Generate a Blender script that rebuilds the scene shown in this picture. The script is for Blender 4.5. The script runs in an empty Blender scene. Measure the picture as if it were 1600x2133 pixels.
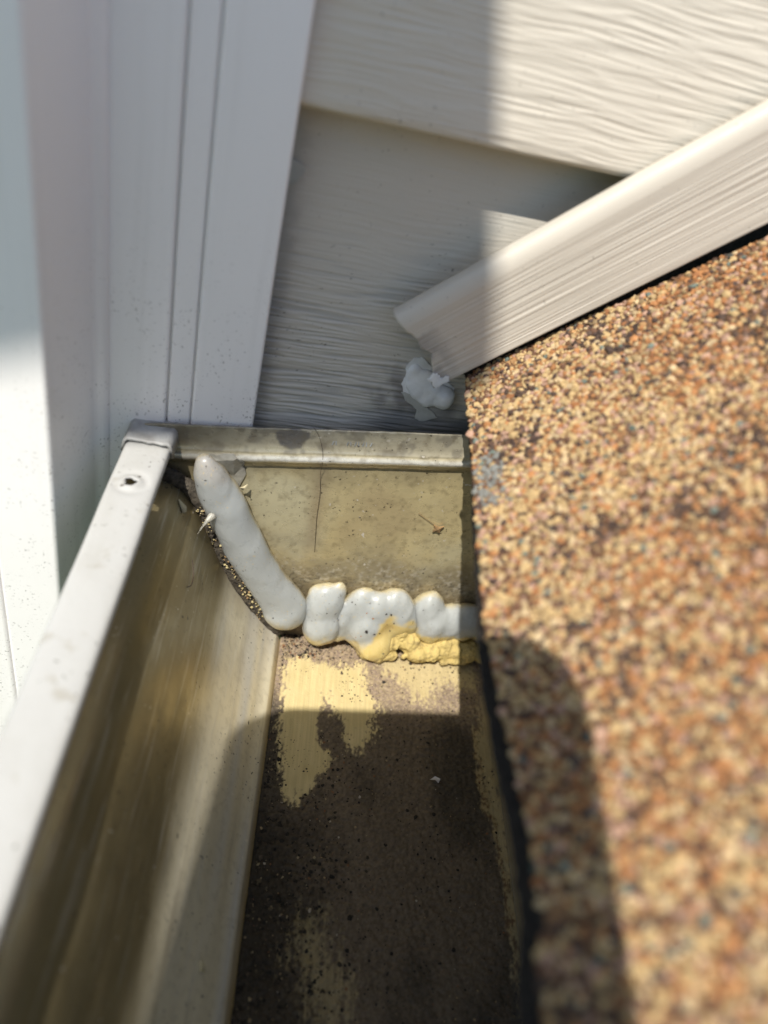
import bpy, bmesh, math, random
import numpy as np
from mathutils import Vector, Matrix

random.seed(7)
rng = np.random.default_rng(11)
SC = bpy.context.scene
COL = SC.collection

# ------------------------------------------------------------------ camera
def unit(v):
    v = np.array(v, float); return v / np.linalg.norm(v)
_d = unit((-568, 1824, 1600)); _a = unit((0, -1600 * 1600 / 1824, 1600)); _x = np.cross(_d, _a)
RC = np.array([_x, _a, -_d])                       # world <- (right, down, forward)
cam = bpy.data.cameras.new('camera'); camo = bpy.data.objects.new('camera', cam); COL.objects.link(camo)
m = Matrix.Identity(4)
for i in range(3):
    m[i][0] = RC[i, 0]; m[i][1] = -RC[i, 1]; m[i][2] = -RC[i, 2]
m[0][3], m[1][3], m[2][3] = 0, -.18, 0
camo.matrix_world = m
cam.sensor_fit = 'HORIZONTAL'; cam.sensor_width = 36; cam.lens = 36
cam.clip_start = .004; cam.clip_end = 500
cam.dof.use_dof = True; cam.dof.focus_distance = .240; cam.dof.aperture_fstop = 9.6
SC.camera = camo

# ------------------------------------------------------------------ sky, sun, exposure
S = unit((.31, .55, -1))                           # direction the sunlight travels
w = bpy.data.worlds.new('World'); SC.world = w; w.use_nodes = True
nt = w.node_tree; bg = nt.nodes['Background']
sky = nt.nodes.new('ShaderNodeTexSky'); sky.sky_type = 'NISHITA'; sky.sun_disc = False
sky.sun_elevation = math.asin(-S[2]); sky.sun_rotation = math.atan2(-S[0], -S[1])
sky.air_density = 1.0; sky.dust_density = .9; sky.ozone_density = 1.0
nt.links.new(sky.outputs[0], bg.inputs[0]); bg.inputs[1].default_value = .102
sl = bpy.data.lights.new('sun', 'SUN'); sl.energy = 4.1; sl.angle = math.radians(.55); sl.color = (1, .945, .86)
so = bpy.data.objects.new('sun', sl); COL.objects.link(so)
so.rotation_euler = Vector(S).to_track_quat('-Z', 'Y').to_euler(); so.location = (-1, -2, 3)
vs = SC.view_settings
vs.view_transform = 'Standard'; vs.look = 'None'; vs.exposure = .55; vs.gamma = 1; vs.use_curve_mapping = False
SC.render.engine = 'CYCLES'
SC.cycles.max_bounces = 8; SC.cycles.diffuse_bounces = 4; SC.cycles.glossy_bounces = 4
SC.cycles.use_denoising = True
SC.cycles.sample_clamp_indirect = 6

# ------------------------------------------------------------------ helpers
MM = .001
PSI = math.radians(6.5)
def W(u, w, z):
    """wall frame in mm: u along the end wall, w out of it towards the gutter, z up -> metres"""
    u = np.asarray(u, float); w = np.asarray(w, float); z = np.asarray(z, float)
    return np.stack(np.broadcast_arrays((u * math.cos(PSI) + w * math.sin(PSI)) * MM,
                                        (u * math.sin(PSI) - w * math.cos(PSI)) * MM, z * MM), -1)

_T = rng.random((256, 256))
def vn(x, y, k=0):
    x = np.asarray(x, float) + k * 37.17; y = np.asarray(y, float) + k * 91.7
    xi = np.floor(x).astype(int); yi = np.floor(y).astype(int); fx = x - xi; fy = y - yi
    fx = fx * fx * (3 - 2 * fx); fy = fy * fy * (3 - 2 * fy)
    g = lambda a, b: _T[a & 255, b & 255]
    return (g(xi, yi) * (1 - fx) + g(xi + 1, yi) * fx) * (1 - fy) + (g(xi, yi + 1) * (1 - fx) + g(xi + 1, yi + 1) * fx) * fy
def fbm(x, y, o=4, k=0):
    x = np.asarray(x, float); y = np.asarray(y, float)
    s = 0; a = .5
    for i in range(o):
        s = s + a * vn(x * 2 ** i, y * 2 ** i, k + i); a *= .5
    return s / (1 - .5 ** o)
def sstep(a, b, x):
    t = np.clip((x - a) / (b - a), 0, 1); return t * t * (3 - 2 * t)
def mix(a, b, t):
    return np.asarray(a) * (1 - t[..., None]) + np.asarray(b) * t[..., None]
def poly_sd(px, py, poly):
    """signed distance to a polygon, positive inside"""
    P = np.array(poly, float); d = np.full(px.shape, 1e9); ins = np.zeros(px.shape, bool)
    for i in range(len(P)):
        a = P[i]; b = P[(i + 1) % len(P)]; e = b - a
        t = np.clip(((px - a[0]) * e[0] + (py - a[1]) * e[1]) / (e @ e + 1e-9), 0, 1)
        d = np.minimum(d, np.hypot(px - a[0] - t * e[0], py - a[1] - t * e[1]))
        c = (a[1] > py) != (b[1] > py)
        ins ^= c & (px < (b[0] - a[0]) * (py - a[1]) / (b[1] - a[1] + 1e-12) + a[0])
    return np.where(ins, d, -d)

def wpos(o):
    p = Vector((0, 0, 0))
    while o is not None:
        p = p + o.location; o = o.parent
    return np.array(p)
def empty(name, loc, label, cat, group=None):
    o = bpy.data.objects.new(name, None); COL.objects.link(o); o.location = loc; o.empty_display_size = .01
    tag(o, label, cat, group); return o
def tag(o, label=None, cat=None, group=None, kind=None):
    for k, v in (('label', label), ('category', cat), ('group', group), ('kind', kind)):
        if v: o[k] = v
    return o
def mk(name, V, F, mat, parent=None, smooth=True, col=None, base=None, mats=None, midx=None):
    V = np.asarray(V, float).reshape(-1, 3)
    if parent is not None: org = wpos(parent)
    else: org = np.array(base if base is not None else V.mean(0))
    me = bpy.data.meshes.new(name)
    me.from_pydata((V - org).tolist(), [], F if isinstance(F, list) else F.tolist())
    me.materials.append(mat)
    if col is not None:
        at = me.color_attributes.new('col', 'FLOAT_COLOR', 'POINT')
        c = np.ones((len(V), 4), np.float32); c[:, :col.shape[-1]] = np.asarray(col).reshape(len(V), -1)
        at.data.foreach_set('color', c.ravel())
    if smooth: me.polygons.foreach_set('use_smooth', [True] * len(me.polygons))
    me.update()
    o = bpy.data.objects.new(name, me); COL.objects.link(o)
    if parent is not None: o.parent = parent
    else: o.location = org
    return o
def gridF(n, m):
    i, j = np.meshgrid(np.arange(n - 1), np.arange(m - 1), indexing='ij')
    a = (i * m + j).ravel(); return np.stack([a, a + m, a + m + 1, a + 1], -1)
def sheet(name, V, mat, parent=None, col=None, thick=None, flip=False, base=None):
    """V: (n, m, 3) grid of points -> one mesh"""
    n, m_ = V.shape[:2]; F = gridF(n, m_)
    if flip: F = F[:, ::-1]
    o = mk(name, V.reshape(-1, 3), F, mat, parent, True, None if col is None else col.reshape(n * m_, -1), base)
    if thick:
        s = o.modifiers.new('s', 'SOLIDIFY'); s.thickness = thick; s.offset = -1
    return o
def loft(name, prof, path_fn, ts, mat, parent=None, closed=True, caps=True, smooth=False, base=None):
    """profile points swept: path_fn(p, t) -> world point"""
    n = len(prof); V = []; F = []
    for t in ts: V += [path_fn(p, t) for p in prof]
    for k in range(len(ts) - 1):
        for i in range(n if closed else n - 1):
            a = k * n + i; b = k * n + (i + 1) % n; F.append([a, b, b + n, a + n])
    if caps and closed: F += [list(range(n))[::-1], [(len(ts) - 1) * n + i for i in range(n)]]
    return mk(name, V, F, mat, parent, smooth, base=base)
def recalc(o):
    bm = bmesh.new(); bm.from_mesh(o.data); bmesh.ops.recalc_face_normals(bm, faces=bm.faces[:]); bm.to_mesh(o.data); bm.free(); return o
def bevel(o, wd, seg=3, ang=.6):
    b = o.modifiers.new('b', 'BEVEL'); b.width = wd; b.segments = seg; b.limit_method = 'ANGLE'; b.angle_limit = ang
    for p in o.data.polygons: p.use_smooth = True
    n = o.modifiers.new('n', 'WEIGHTED_NORMAL'); n.keep_sharp = False
    return o
def freeze(o):
    dg = bpy.context.evaluated_depsgraph_get(); dg.update()
    me = bpy.data.meshes.new_from_object(o.evaluated_get(dg)); old = o.data; o.modifiers.clear(); o.data = me; me.name = o.name
    bpy.data.meshes.remove(old); return o
def verts(o):
    a = np.empty(len(o.data.vertices) * 3); o.data.vertices.foreach_get('co', a); return a.reshape(-1, 3)
def setverts(o, v):
    o.data.vertices.foreach_set('co', v.ravel()); o.data.update()
def setcol(o, c):
    at = o.data.color_attributes.new('col', 'FLOAT_COLOR', 'POINT'); a = np.ones((len(c), 4), np.float32); a[:, :c.shape[1]] = c
    at.data.foreach_set('color', a.ravel())
def chaikin(P, k=2):
    for _ in range(k):
        Q = [P[0]]
        for a, b in zip(P[:-1], P[1:]): Q += [.75 * a + .25 * b, .25 * a + .75 * b]
        P = np.array(Q + [P[-1]])
    return P
def ico(sub):
    bm = bmesh.new(); bmesh.ops.create_icosphere(bm, subdivisions=sub, radius=1)
    bm.verts.ensure_lookup_table()
    V = np.array([v.co[:] for v in bm.verts]); F = [[v.index for v in f.verts] for f in bm.faces]; bm.free(); return V, np.array(F)
I1, I2 = ico(1), ico(3)
def blobs(name, items, mat, parent=None, voxel=.0006, smooth=10, base=None):
    """fuses ellipsoids (centre, radii) given in the wall frame (mm) into one skin"""
    V = []; F = []; k = 0
    for c, r in items:
        p = I2[0] * np.array(r) + np.array(c); V.append(W(p[:, 0], p[:, 1], p[:, 2])); F.append(I2[1] + k); k += len(p)
    o = mk(name, np.concatenate(V), np.concatenate(F), mat, parent, True, base=base)
    r = o.modifiers.new('r', 'REMESH'); r.mode = 'VOXEL'; r.voxel_size = voxel; r.use_smooth_shade = True
    s = o.modifiers.new('s', 'SMOOTH'); s.factor = .5; s.iterations = smooth
    freeze(o)
    o.data.polygons.foreach_set('use_smooth', [True] * len(o.data.polygons))
    return o
def scatter(name, P, R, N, mat, col, parent=None, flat=.7, base=None, rough=.25):
    """grains: one mesh of faceted stones at points P, radius R, standing on normals N"""
    n = len(P); v0 = I1[0]; nv = len(v0)
    q = rng.normal(size=(n, 4)); q /= np.linalg.norm(q, axis=1)[:, None]
    a, b, c, d = q.T
    Rm = np.stack([1 - 2 * (c * c + d * d), 2 * (b * c - a * d), 2 * (b * d + a * c), 2 * (b * c + a * d), 1 - 2 * (b * b + d * d), 2 * (c * d - a * b),
                   2 * (b * d - a * c), 2 * (c * d + a * b), 1 - 2 * (b * b + c * c)], -1).reshape(n, 3, 3)
    sc = rng.uniform(.7, 1.25, (n, 1, 3))
    L = v0[None] * sc * (1 + rng.uniform(-rough, rough, (n, nv, 1)))
    L = np.einsum('nij,nvj->nvi', Rm, L) * R[:, None, None]
    dn = np.einsum('nvi,ni->nv', L, N); L = L - (1 - flat) * dn[..., None] * N[:, None, :]
    V = (P[:, None, :] + L).reshape(-1, 3)
    F = (I1[1][None] + (np.arange(n) * nv)[:, None, None]).reshape(-1, 3)
    return mk(name, V, F, mat, parent, False, np.repeat(col, nv, 0), base)

# ------------------------------------------------------------------ materials
class N:
    def __init__(s, name):
        s.m = bpy.data.materials.new(name); s.m.use_nodes = True; s.t = s.m.node_tree; s.p = s.t.nodes['Principled BSDF']
        s.co = s.t.nodes.new('ShaderNodeTexCoord').outputs['Object']
    def lk(s, a, b): s.t.links.new(a, b)
    def val(s, sock, v):
        if hasattr(v, 'is_output'): s.lk(v, sock)
        else: sock.default_value = v
    def noise(s, scale, vec=None, detail=4, rough=.55, dist=0):
        x = s.co
        if vec is not None:
            mp = s.t.nodes.new('ShaderNodeMapping'); mp.inputs['Scale'].default_value = vec; s.lk(s.co, mp.inputs['Vector']); x = mp.outputs[0]
        n = s.t.nodes.new('ShaderNodeTexNoise'); n.inputs['Scale'].default_value = scale; n.inputs['Detail'].default_value = detail
        n.inputs['Roughness'].default_value = rough; n.inputs['Distortion'].default_value = dist; s.lk(x, n.inputs['Vector']); return n.outputs['Fac']
    def ramp(s, f, lo, hi, a=0., b=1.):
        r = s.t.nodes.new('ShaderNodeMapRange'); r.interpolation_type = 'SMOOTHSTEP'
        for k, v in (('From Min', lo), ('From Max', hi), ('To Min', a), ('To Max', b)): r.inputs[k].default_value = v
        s.lk(f, r.inputs['Value']); return r.outputs[0]
    def mixc(s, f, a, b, mode='MIX'):
        n = s.t.nodes.new('ShaderNodeMix'); n.data_type = 'RGBA'; n.blend_type = mode
        s.val(n.inputs[0], f)
        for k, v in ((6, a), (7, b)):
            if isinstance(v, tuple): n.inputs[k].default_value = (*v[:3], 1)
            else: s.lk(v, n.inputs[k])
        return n.outputs[2]
    def math(s, op, a, b):
        n = s.t.nodes.new('ShaderNodeMath'); n.operation = op; s.val(n.inputs[0], a); s.val(n.inputs[1], b); return n.outputs[0]
    def attr(s):
        n = s.t.nodes.new('ShaderNodeVertexColor'); n.layer_name = 'col'; return n.outputs[0]
    def attra(s):
        n = s.t.nodes.new('ShaderNodeVertexColor'); n.layer_name = 'col'; return n.outputs[1]
    def bump(s, h, dist, strength=1.):
        n = s.t.nodes.new('ShaderNodeBump'); n.inputs['Strength'].default_value = strength; n.inputs['Distance'].default_value = dist
        s.lk(h, n.inputs['Height'])
        if s.p.inputs['Normal'].is_linked: s.lk(s.p.inputs['Normal'].links[0].from_socket, n.inputs['Normal'])
        s.lk(n.outputs[0], s.p.inputs['Normal'])
    def set(s, **k):
        for a, v in k.items():
            i = s.p.inputs[{'c': 'Base Color', 'r': 'Roughness', 'm': 'Metallic', 'spec': 'Specular IOR Level', 'sss': 'Subsurface Weight',
                            'sr': 'Subsurface Radius', 'ss': 'Subsurface Scale', 'coat': 'Coat Weight', 'cr': 'Coat Roughness', 'tr': 'Transmission Weight'}[a]]
            if isinstance(v, tuple) and len(v) == 3 and a == 'c': v = (*v, 1)
            s.val(i, v)
        return s
    def specks(s, base, scale, col, lo, hi, region=None):
        """small dirt flecks: only the peaks of a fine noise"""
        f = s.ramp(s.noise(scale, None, 2, .4), lo, hi)
        g = s.ramp(s.noise(scale * .07, None, 3), .42, .62)
        f = s.math('MULTIPLY', f, g)
        if region is not None: f = s.math('MULTIPLY', f, region)
        return s.mixc(f, base, col)

def m_vinyl():
    n = N('cream vinyl'); c = n.attr()
    c = n.specks(c, 1100, (.30, .28, .24), .68, .76)
    c = n.mixc(n.ramp(n.noise(25, None, 5), .4, .75, 0, .16), c, (.42, .38, .31))
    n.set(c=c, r=n.ramp(n.noise(120), .3, .7, .42, .6), spec=.35)
    n.bump(n.noise(1500, None, 3), .00004); return n.m
def m_trim():
    n = N('white trim'); z = n.t.nodes.new('ShaderNodeNewGeometry')
    sx = n.t.nodes.new('ShaderNodeSeparateXYZ'); n.lk(z.outputs['Position'], sx.inputs[0])
    low = n.ramp(sx.outputs['Z'], -.135, -.06, .8, .05)
    c = n.mixc(n.ramp(n.noise(14, (1, 1, .3), 4), .35, .75, 0, .3), (.90, .88, .86), (.82, .80, .78))
    c = n.specks(c, 800, (.25, .24, .22), .68, .75, low)
    c = n.specks(c, 1300, (.3, .28, .26), .62, .72, low)
    c = n.mixc(n.ramp(n.noise(1, (160, 160, 5), 4), .52, .8, 0, .28), c, (.5, .49, .46))
    n.set(c=c, r=.33, spec=.5); n.bump(n.noise(900, None, 3), .00003); n.bump(n.noise(60, None, 3), .0002, .5); return n.m
def m_metal(name, streak=(30, 30, 30), useattr=False, base=(.5, .45, .27), metal=.7, r0=.34, r1=.55):
    n = N(name)
    c = n.attr() if useattr else n.mixc(n.ramp(n.noise(1, streak, 5), .35, .7), base, tuple(x * .62 for x in base))
    c = n.mixc(n.ramp(n.noise(420, None, 4), .45, .75, 0, .2 if 'trough' in name else .45), c, (.2, .16, .09))
    c = n.specks(c, 900, (.05, .04, .03), .66, .74)
    c = n.specks(c, 600, (.75, .7, .6), .71, .76)
    if name.endswith('trough metal'):
        metal = n.attra()
        c = n.mixc(n.ramp(n.noise(1, (500, 35, 500), 4, .6), .52, .72, 0, .45), c, (.66, .63, .54))
        c = n.mixc(n.ramp(n.noise(1, (150, 9, 150), 4, .6), .5, .72, 0, .4), c, (.24, .18, .09))
    n.set(c=c, m=metal, r=n.ramp(n.noise(1, tuple(x * 3 for x in streak), 4), .3, .7, r0, r1))
    n.bump(n.noise(500, None, 4), .00006); n.bump(n.noise(70, None, 2), .0005, .4); return n.m
def m_lip():
    n = N('chalky white paint')
    c = n.mixc(n.ramp(n.noise(60, (1, .35, 1), 5), .4, .72, 0, .55), (.46, .46, .44), (.36, .35, .31))
    c = n.mixc(n.ramp(n.noise(160, None, 4), .58, .75, 0, .5), c, (.3, .27, .21))
    c = n.specks(c, 700, (.1, .09, .07), .66, .74)
    n.set(c=c, r=.5, spec=.4); n.bump(n.noise(400, None, 4), .00012); n.bump(n.noise(90, None, 2), .0004, .5); return n.m
def m_attr(name, r=.85, bump=.0001, bs=1500, spec=.2):
    n = N(name); n.set(c=n.attr(), r=r, spec=spec)
    if bump: n.bump(n.noise(bs, None, 4), bump)
    return n.m
def m_flat(name, c, r=.6, spec=.4, c2=None, sc=200, bump=.00008):
    n = N(name)
    n.set(c=n.mixc(n.ramp(n.noise(sc, None, 4), .35, .7), c, c2 or tuple(x * .6 for x in c)), r=r, spec=spec)
    n.bump(n.noise(sc * 4, None, 4), bump); return n.m
def m_silicone():
    n = N('clear grey silicone'); c = n.attr()
    c = n.specks(c, 800, (.06, .05, .04), .68, .74)
    c = n.specks(c, 1200, (.5, .42, .25), .64, .74)
    n.set(c=c, r=n.ramp(n.noise(300), .3, .7, .24, .46), sss=.9, ss=.010, sr=(1, .95, .9), spec=.5)
    n.bump(n.noise(260, None, 4), .0002, .6); n.bump(n.noise(1600, None, 3), .00006); return n.m

VINYL, TRIM, LIP = m_vinyl(), m_trim(), m_lip()
METAL = m_metal('aged brassy metal', (90, 4, 90), metal=.38, base=(.46, .40, .255))
TROUGH = m_metal('aged brassy trough metal', (60, 30, 60), True, r0=.32, r1=.45)
CAPM = m_metal('aged end cap metal', (40, 40, 60), True, metal=.38, r0=.2, r1=.4)
GRAN = m_attr('roof granules', .75, 0, spec=.3)
DIRT = m_attr('gutter dirt', .9, .00015, 2200, .15)
GRIT = m_attr('grit', .8, 0)
SIL = m_silicone()
CRUST = m_attr('pollen crust', .9, .0007, 1500, .1)
ASPH = m_flat('asphalt', (.035, .03, .026), .85, .2, (.014, .012, .011), 900, .0004)
MINERAL = m_flat('mineral dust', (.26, .145, .07), .85, .2, (.12, .07, .04), 500, .0003)
BLACK = m_flat('black plastic', (.015, .015, .016), .35)
SOFFIT = m_flat('painted soffit', (.62, .6, .56), .6, .3, (.55, .53, .49), 20)
OLD = m_flat('cracked old sealant', (.1, .085, .065), .75, .3, (.03, .025, .02), 500, .0005)
CAULK = m_flat('white caulk', (.74, .75, .74), .28, .5, (.64, .64, .62), 150, .0001)
HAIR = m_flat('dark hair', (.07, .045, .03), .5)
CHIP = m_flat('cream paint flake', (.62, .55, .36), .7)
LEAF = m_flat('dry leaf crumb', (.3, .19, .09), .8)
WHITE = m_flat('white flake', (.75, .72, .7), .6)
GRASS = m_flat('lawn', (.05, .09, .03), .9, .2, (.03, .06, .02), 3)
FASCIA = m_flat('old wood', (.12, .1, .07), .8, .2)
PRINT = m_flat('pale stamped print', (.5, .53, .55), .5)
GREYP = m_flat('grey paint smear', (.16, .15, .14), .45, .4, (.1, .095, .09), 300)

# ------------------------------------------------------------------ ground far below
g = mk('ground', [(-60, -60, -3.2), (60, -60, -3.2), (60, 60, -3.2), (-60, 60, -3.2)], [[0, 1, 2, 3]], GRASS, smooth=False); g['kind'] = 'structure'

# ------------------------------------------------------------------ siding wall: lapped courses with embossed grain
wall = empty('siding_wall', W(40, -18, -300), 'cream vinyl lap siding with embossed wood grain behind the gutter end', 'siding')
def emboss(u, z, k=0):
    zz = z + 3.0 * (fbm(u * .03, z * .06, 3, 3 + k) - .5)
    h = fbm(u * .045, zz * .95, 2, k)
    h2 = fbm(u * .09, zz * 1.7, 2, k + 9)
    r = 1 - np.abs(2 * h - 1) * 3.2
    return np.clip(r, -.7, 1) * .55 + (h2 - .5) * .8
def course(z0, z1, u0, u1, wbot, wtop, du=.5, dz=.21, fade=None, k=0, amp=.34):
    u = np.arange(u0, u1, du); z = np.arange(z0, z1, dz)
    U, Z = np.meshgrid(u, z, indexing='ij')
    t = (Z - z0) / (z1 - z0)
    base = wbot + (wtop - wbot) * t
    e = emboss(U, Z, k)
    f = np.ones_like(U) if fade is None else 1 - sstep(fade[0], fade[1], Z) * .85
    Wd = base + amp * e * f + .5 * (fbm(U * .03, Z * .05, 2, k + 5) - .5)
    c = mix((.60, .56, .475), (.56, .515, .43), fbm(U * .02, Z * .05, 3, 4))
    # rolled butt edge at the foot of the course
    roll = np.clip((z0 + 3.2 - Z) / 3.2, 0, 1)
    Wd = Wd - 1.6 * (1 - np.sqrt(np.clip(1 - roll ** 2, 0, 1)))
    stain = sstep(2.0, 0, Z - z0) * (.25 + .75 * fbm(U * .06, Z * .2, 3, 2))
    c = mix(c, (.44, .35, .19), .6 * stain)
    V = W(U, Wd, Z)
    # return lip under the butt edge
    lipW = [(-2.2, .2), (-5.5, .9), (-12, 1.2)]
    L = np.stack([W(u, Wd[:, 0] + a, z0 + b) for a, b in lipW[::-1]], 1)
    V = np.concatenate([L, V], 1); c = np.concatenate([np.repeat(mix((.6, .54, .4), (.45, .36, .2), fbm(u * .1, u * 0, 3))[:, None], 3, 1), c], 1)
    o = sheet('siding_course', V, VINYL, wall, c)
    return o
up = course(-47.3, 62, -20, 175, -5.5, -17, k=0, amp=.20)
lo_z0 = -150
u = np.arange(-20, 140, .5); z = np.arange(lo_z0, -44, .21)
U, Z = np.meshgrid(u, z, indexing='ij')
Wd = -6.5 - (Z + 150) / 104 * 10
f = 1 - sstep(-112, -72, Z) * .8
em = emboss(U, Z, 21)
Wd = Wd + .46 * em * f + .4 * (fbm(U * .03, Z * .05, 2, 6) - .5)
c = mix((.56, .53, .46), (.51, .48, .415), fbm(U * .02, Z * .04, 3, 8))
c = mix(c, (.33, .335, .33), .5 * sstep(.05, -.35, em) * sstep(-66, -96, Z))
c = mix(c, (.50, .40, .23), .55 * sstep(-56, -46, Z) * (.3 + fbm(U * .05, Z * .1, 3, 3)))
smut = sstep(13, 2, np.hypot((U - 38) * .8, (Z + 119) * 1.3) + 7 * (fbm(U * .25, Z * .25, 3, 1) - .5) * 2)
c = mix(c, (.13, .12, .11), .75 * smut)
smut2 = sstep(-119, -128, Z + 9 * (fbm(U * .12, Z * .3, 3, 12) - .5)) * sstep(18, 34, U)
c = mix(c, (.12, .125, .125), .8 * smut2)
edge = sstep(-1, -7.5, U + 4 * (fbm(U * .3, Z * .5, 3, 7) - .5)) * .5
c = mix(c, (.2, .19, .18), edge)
spk = sstep(.93, .96, vn(U * 1.7, Z * 1.7, 5)) * sstep(.45, .6, vn(U * .1, Z * .1, 6)) * sstep(-60, -75, Z)
c = mix(c, (.1, .09, .08), spk * .8)
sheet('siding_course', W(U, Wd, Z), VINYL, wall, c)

V = np.stack([W(np.linspace(-130, 420, 12), np.full(12, -14.), np.full(12, zz)) for zz in (62, 160, 260, 360, 520)], 1)
sheet('siding_course', V, VINYL, wall, np.tile((.62, .585, .5), (12, 5, 1)))
# torn grey paint film patches on the lower course
def patch(name, pts, wv, mat, parent, thick=.25, base=None):
    P = np.array(pts, float); cen = P.mean(0)
    Q = []
    for i in range(len(P)):
        a, b = P[i], P[(i + 1) % len(P)]
        for t in (0, .33, .66):
            q = a + (b - a) * t; q = q + rng.normal(0, .18, 2) * (t > 0); Q.append(q)
    Q = np.array(Q); n = len(Q)
    f = lambda A, dw: W(A[:, 0], wv(A[:, 0], A[:, 1]) + dw, A[:, 1])
    V = np.concatenate([f(Q, 0), f(Q, thick), f(cen[None] + (Q - cen) * .8, thick + .1), f(cen[None], thick + .1)])
    F = []
    for i in range(n):
        j = (i + 1) % n; F += [[i, j, n + j, n + i], [n + i, n + j, 2 * n + j, 2 * n + i], [2 * n + i, 2 * n + j, 3 * n]]
    return recalc(mk(name, V, F, mat, parent, False, base=base))
wl = lambda u, z: -6.5 - (z + 150) / 104 * 10 + .35
PEEL = m_flat('peeled paint film', (.42, .42, .38), .5, .3, (.36, .36, .32), 300)
patch('peeled_patch', [(34, -118), (37, -117.5), (40.5, -120.2), (45, -123), (47, -124.8), (43, -126.6), (40.2, -126), (40.0, -123), (36.8, -121)], wl, PEEL, wall)
patch('peeled_patch', [(-8, -60.5), (-3.6, -62), (-2.9, -63), (-3.8, -64.6), (-5, -66.5), (-8, -68)], wl, PEEL, wall, .4)

# ------------------------------------------------------------------ white trim beside the siding
trim = empty('corner_trim', W(-25, -3, -300), 'white corner trim of flat bands with two grooves left of the siding', 'trim')
ztop, zbot = 300, -420
def vert(prof, name, parent, z0=zbot, z1=ztop):
    zs = np.concatenate([np.linspace(z0, -160, 4), np.linspace(-150, 20, 30), np.linspace(40, z1, 4)])
    wob = lambda zz: .5 * (vn(zz * .02, zz * 0, 3) - .5)
    return recalc(loft(name, prof, lambda p, zz: W(p[0] + wob(zz), p[1], zz), zs, TRIM, parent))
bevel(vert([(-24.9, -3.0), (-24.0, -2.6), (-8.0, -2.4), (-7.6, -2.9), (-7.6, -6.5), (-24.9, -6.5)], 'flat_band', trim), .0004)
bevel(vert([(-31.3, -2.9), (-25.6, -3.0), (-25.2, -3.9), (-25.2, -6.6), (-31.3, -6.6)], 'flat_band', trim), .00035)
bevel(vert([(-46.9, -3.2), (-45.5, -2.8), (-32.4, -2.5), (-31.8, -2.9), (-31.8, -6.7), (-46.9, -6.7)], 'flat_band', trim), .0004)
for a, b in ((-26, -24), (-32.5, -30.8)):
    vert([(a, -4.2), (b, -4.2), (b, -6), (a, -6)], 'groove_floor', trim)

post = empty('corner_post', (-.062, -.02, -.3), 'white boxed corner post standing left of the gutter lip', 'corner post')
pz = np.concatenate([np.linspace(-.5, -.26, 4), np.linspace(-.25, .03, 20), np.linspace(.05, .3, 3)])
def pvert(prof, name): return bevel(recalc(loft(name, prof, lambda p, zz: (p[0] * MM, p[1] * MM, zz), pz, TRIM, post)), .0012)
pvert([(-46.6, -2.2), (-46.9, -4.0), (-50.0, -5.0), (-53.3, -30), (-69.4, -30.3), (-69.4, 2), (-46.6, 2)], 'post_face')
pvert([(-70.3, -28.4), (-110, -31.5), (-110, 2), (-70.3, 2)], 'post_return')

# ------------------------------------------------------------------ rain gutter
gut = empty('rain_gutter', (.03, -.1, -.222), 'aged brassy metal rain gutter with white lip and closed end cap', 'gutter')
ZF = -.2222
prof = np.array([(-38.5, -138), (-37.0, -143), (-34.0, -148.3), (-30.8, -150.8), (-27.6, -152.4), (-24.6, -155.0), (-21.6, -159.6), (-19.2, -164.2),
                 (-14.8, -175.0), (-9.8, -188.0), (-1.9, -202.6), (7.6, -214.8), (10.2, -217.3), (11.2, -217.9), (11.7, -218.6), (13.5, -222.6)])
# resample the profile smoothly
pr = np.concatenate([chaikin(prof[:12], 2), prof[12:]])
ys = np.concatenate([np.linspace(-.36, -.20, 9), np.linspace(-.195, -.0025, 110)])
PX, YY = np.meshgrid(np.arange(len(pr)), ys, indexing='ij')
V = np.stack([pr[PX, 0] * MM, YY + pr[PX, 0] * MM * math.tan(PSI) * np.clip((YY + .2) / .17, 0, 1), pr[PX, 1] * MM], -1)
dent = .0006 * (fbm(YY * 40, pr[PX, 0] * .12, 3, 4) - .5) * sstep(-150, -160, pr[PX, 1]) * sstep(-218, -210, pr[PX, 1])
V[..., 0] += dent; V[..., 2] += dent
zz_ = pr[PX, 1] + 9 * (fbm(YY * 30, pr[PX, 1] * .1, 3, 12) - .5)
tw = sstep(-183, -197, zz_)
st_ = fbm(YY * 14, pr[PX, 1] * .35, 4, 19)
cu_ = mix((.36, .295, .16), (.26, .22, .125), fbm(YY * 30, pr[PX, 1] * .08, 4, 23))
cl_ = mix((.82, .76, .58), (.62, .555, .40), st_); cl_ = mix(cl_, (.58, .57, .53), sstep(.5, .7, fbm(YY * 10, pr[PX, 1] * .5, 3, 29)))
cc = mix(cu_, cl_, tw)  # lip shadow put into the colour: dark brown above its edge, pale below
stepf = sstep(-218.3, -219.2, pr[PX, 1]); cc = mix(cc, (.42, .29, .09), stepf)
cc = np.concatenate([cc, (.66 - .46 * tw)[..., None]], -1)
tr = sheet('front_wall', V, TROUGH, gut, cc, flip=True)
# outer face of the gutter front
OUT = [(-.0405, -.137), (-.0412, -.16), (-.034, -.17), (-.027, -.19), (-.012, -.215), (.006, -.2245), (.092, -.2250)]
V = np.array([[(x, y, z) for y in (-.36, .0)] for x, z in OUT]); sheet('outer_shell', V, LIP, gut)
V = np.array([[(x, y, z) for y in (-.36, .0125)] for x, z in [(.0915, -.2222), (.0922, -.2), (.0922, -.09)]]); sheet('back_wall', V, METAL, gut)

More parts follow.
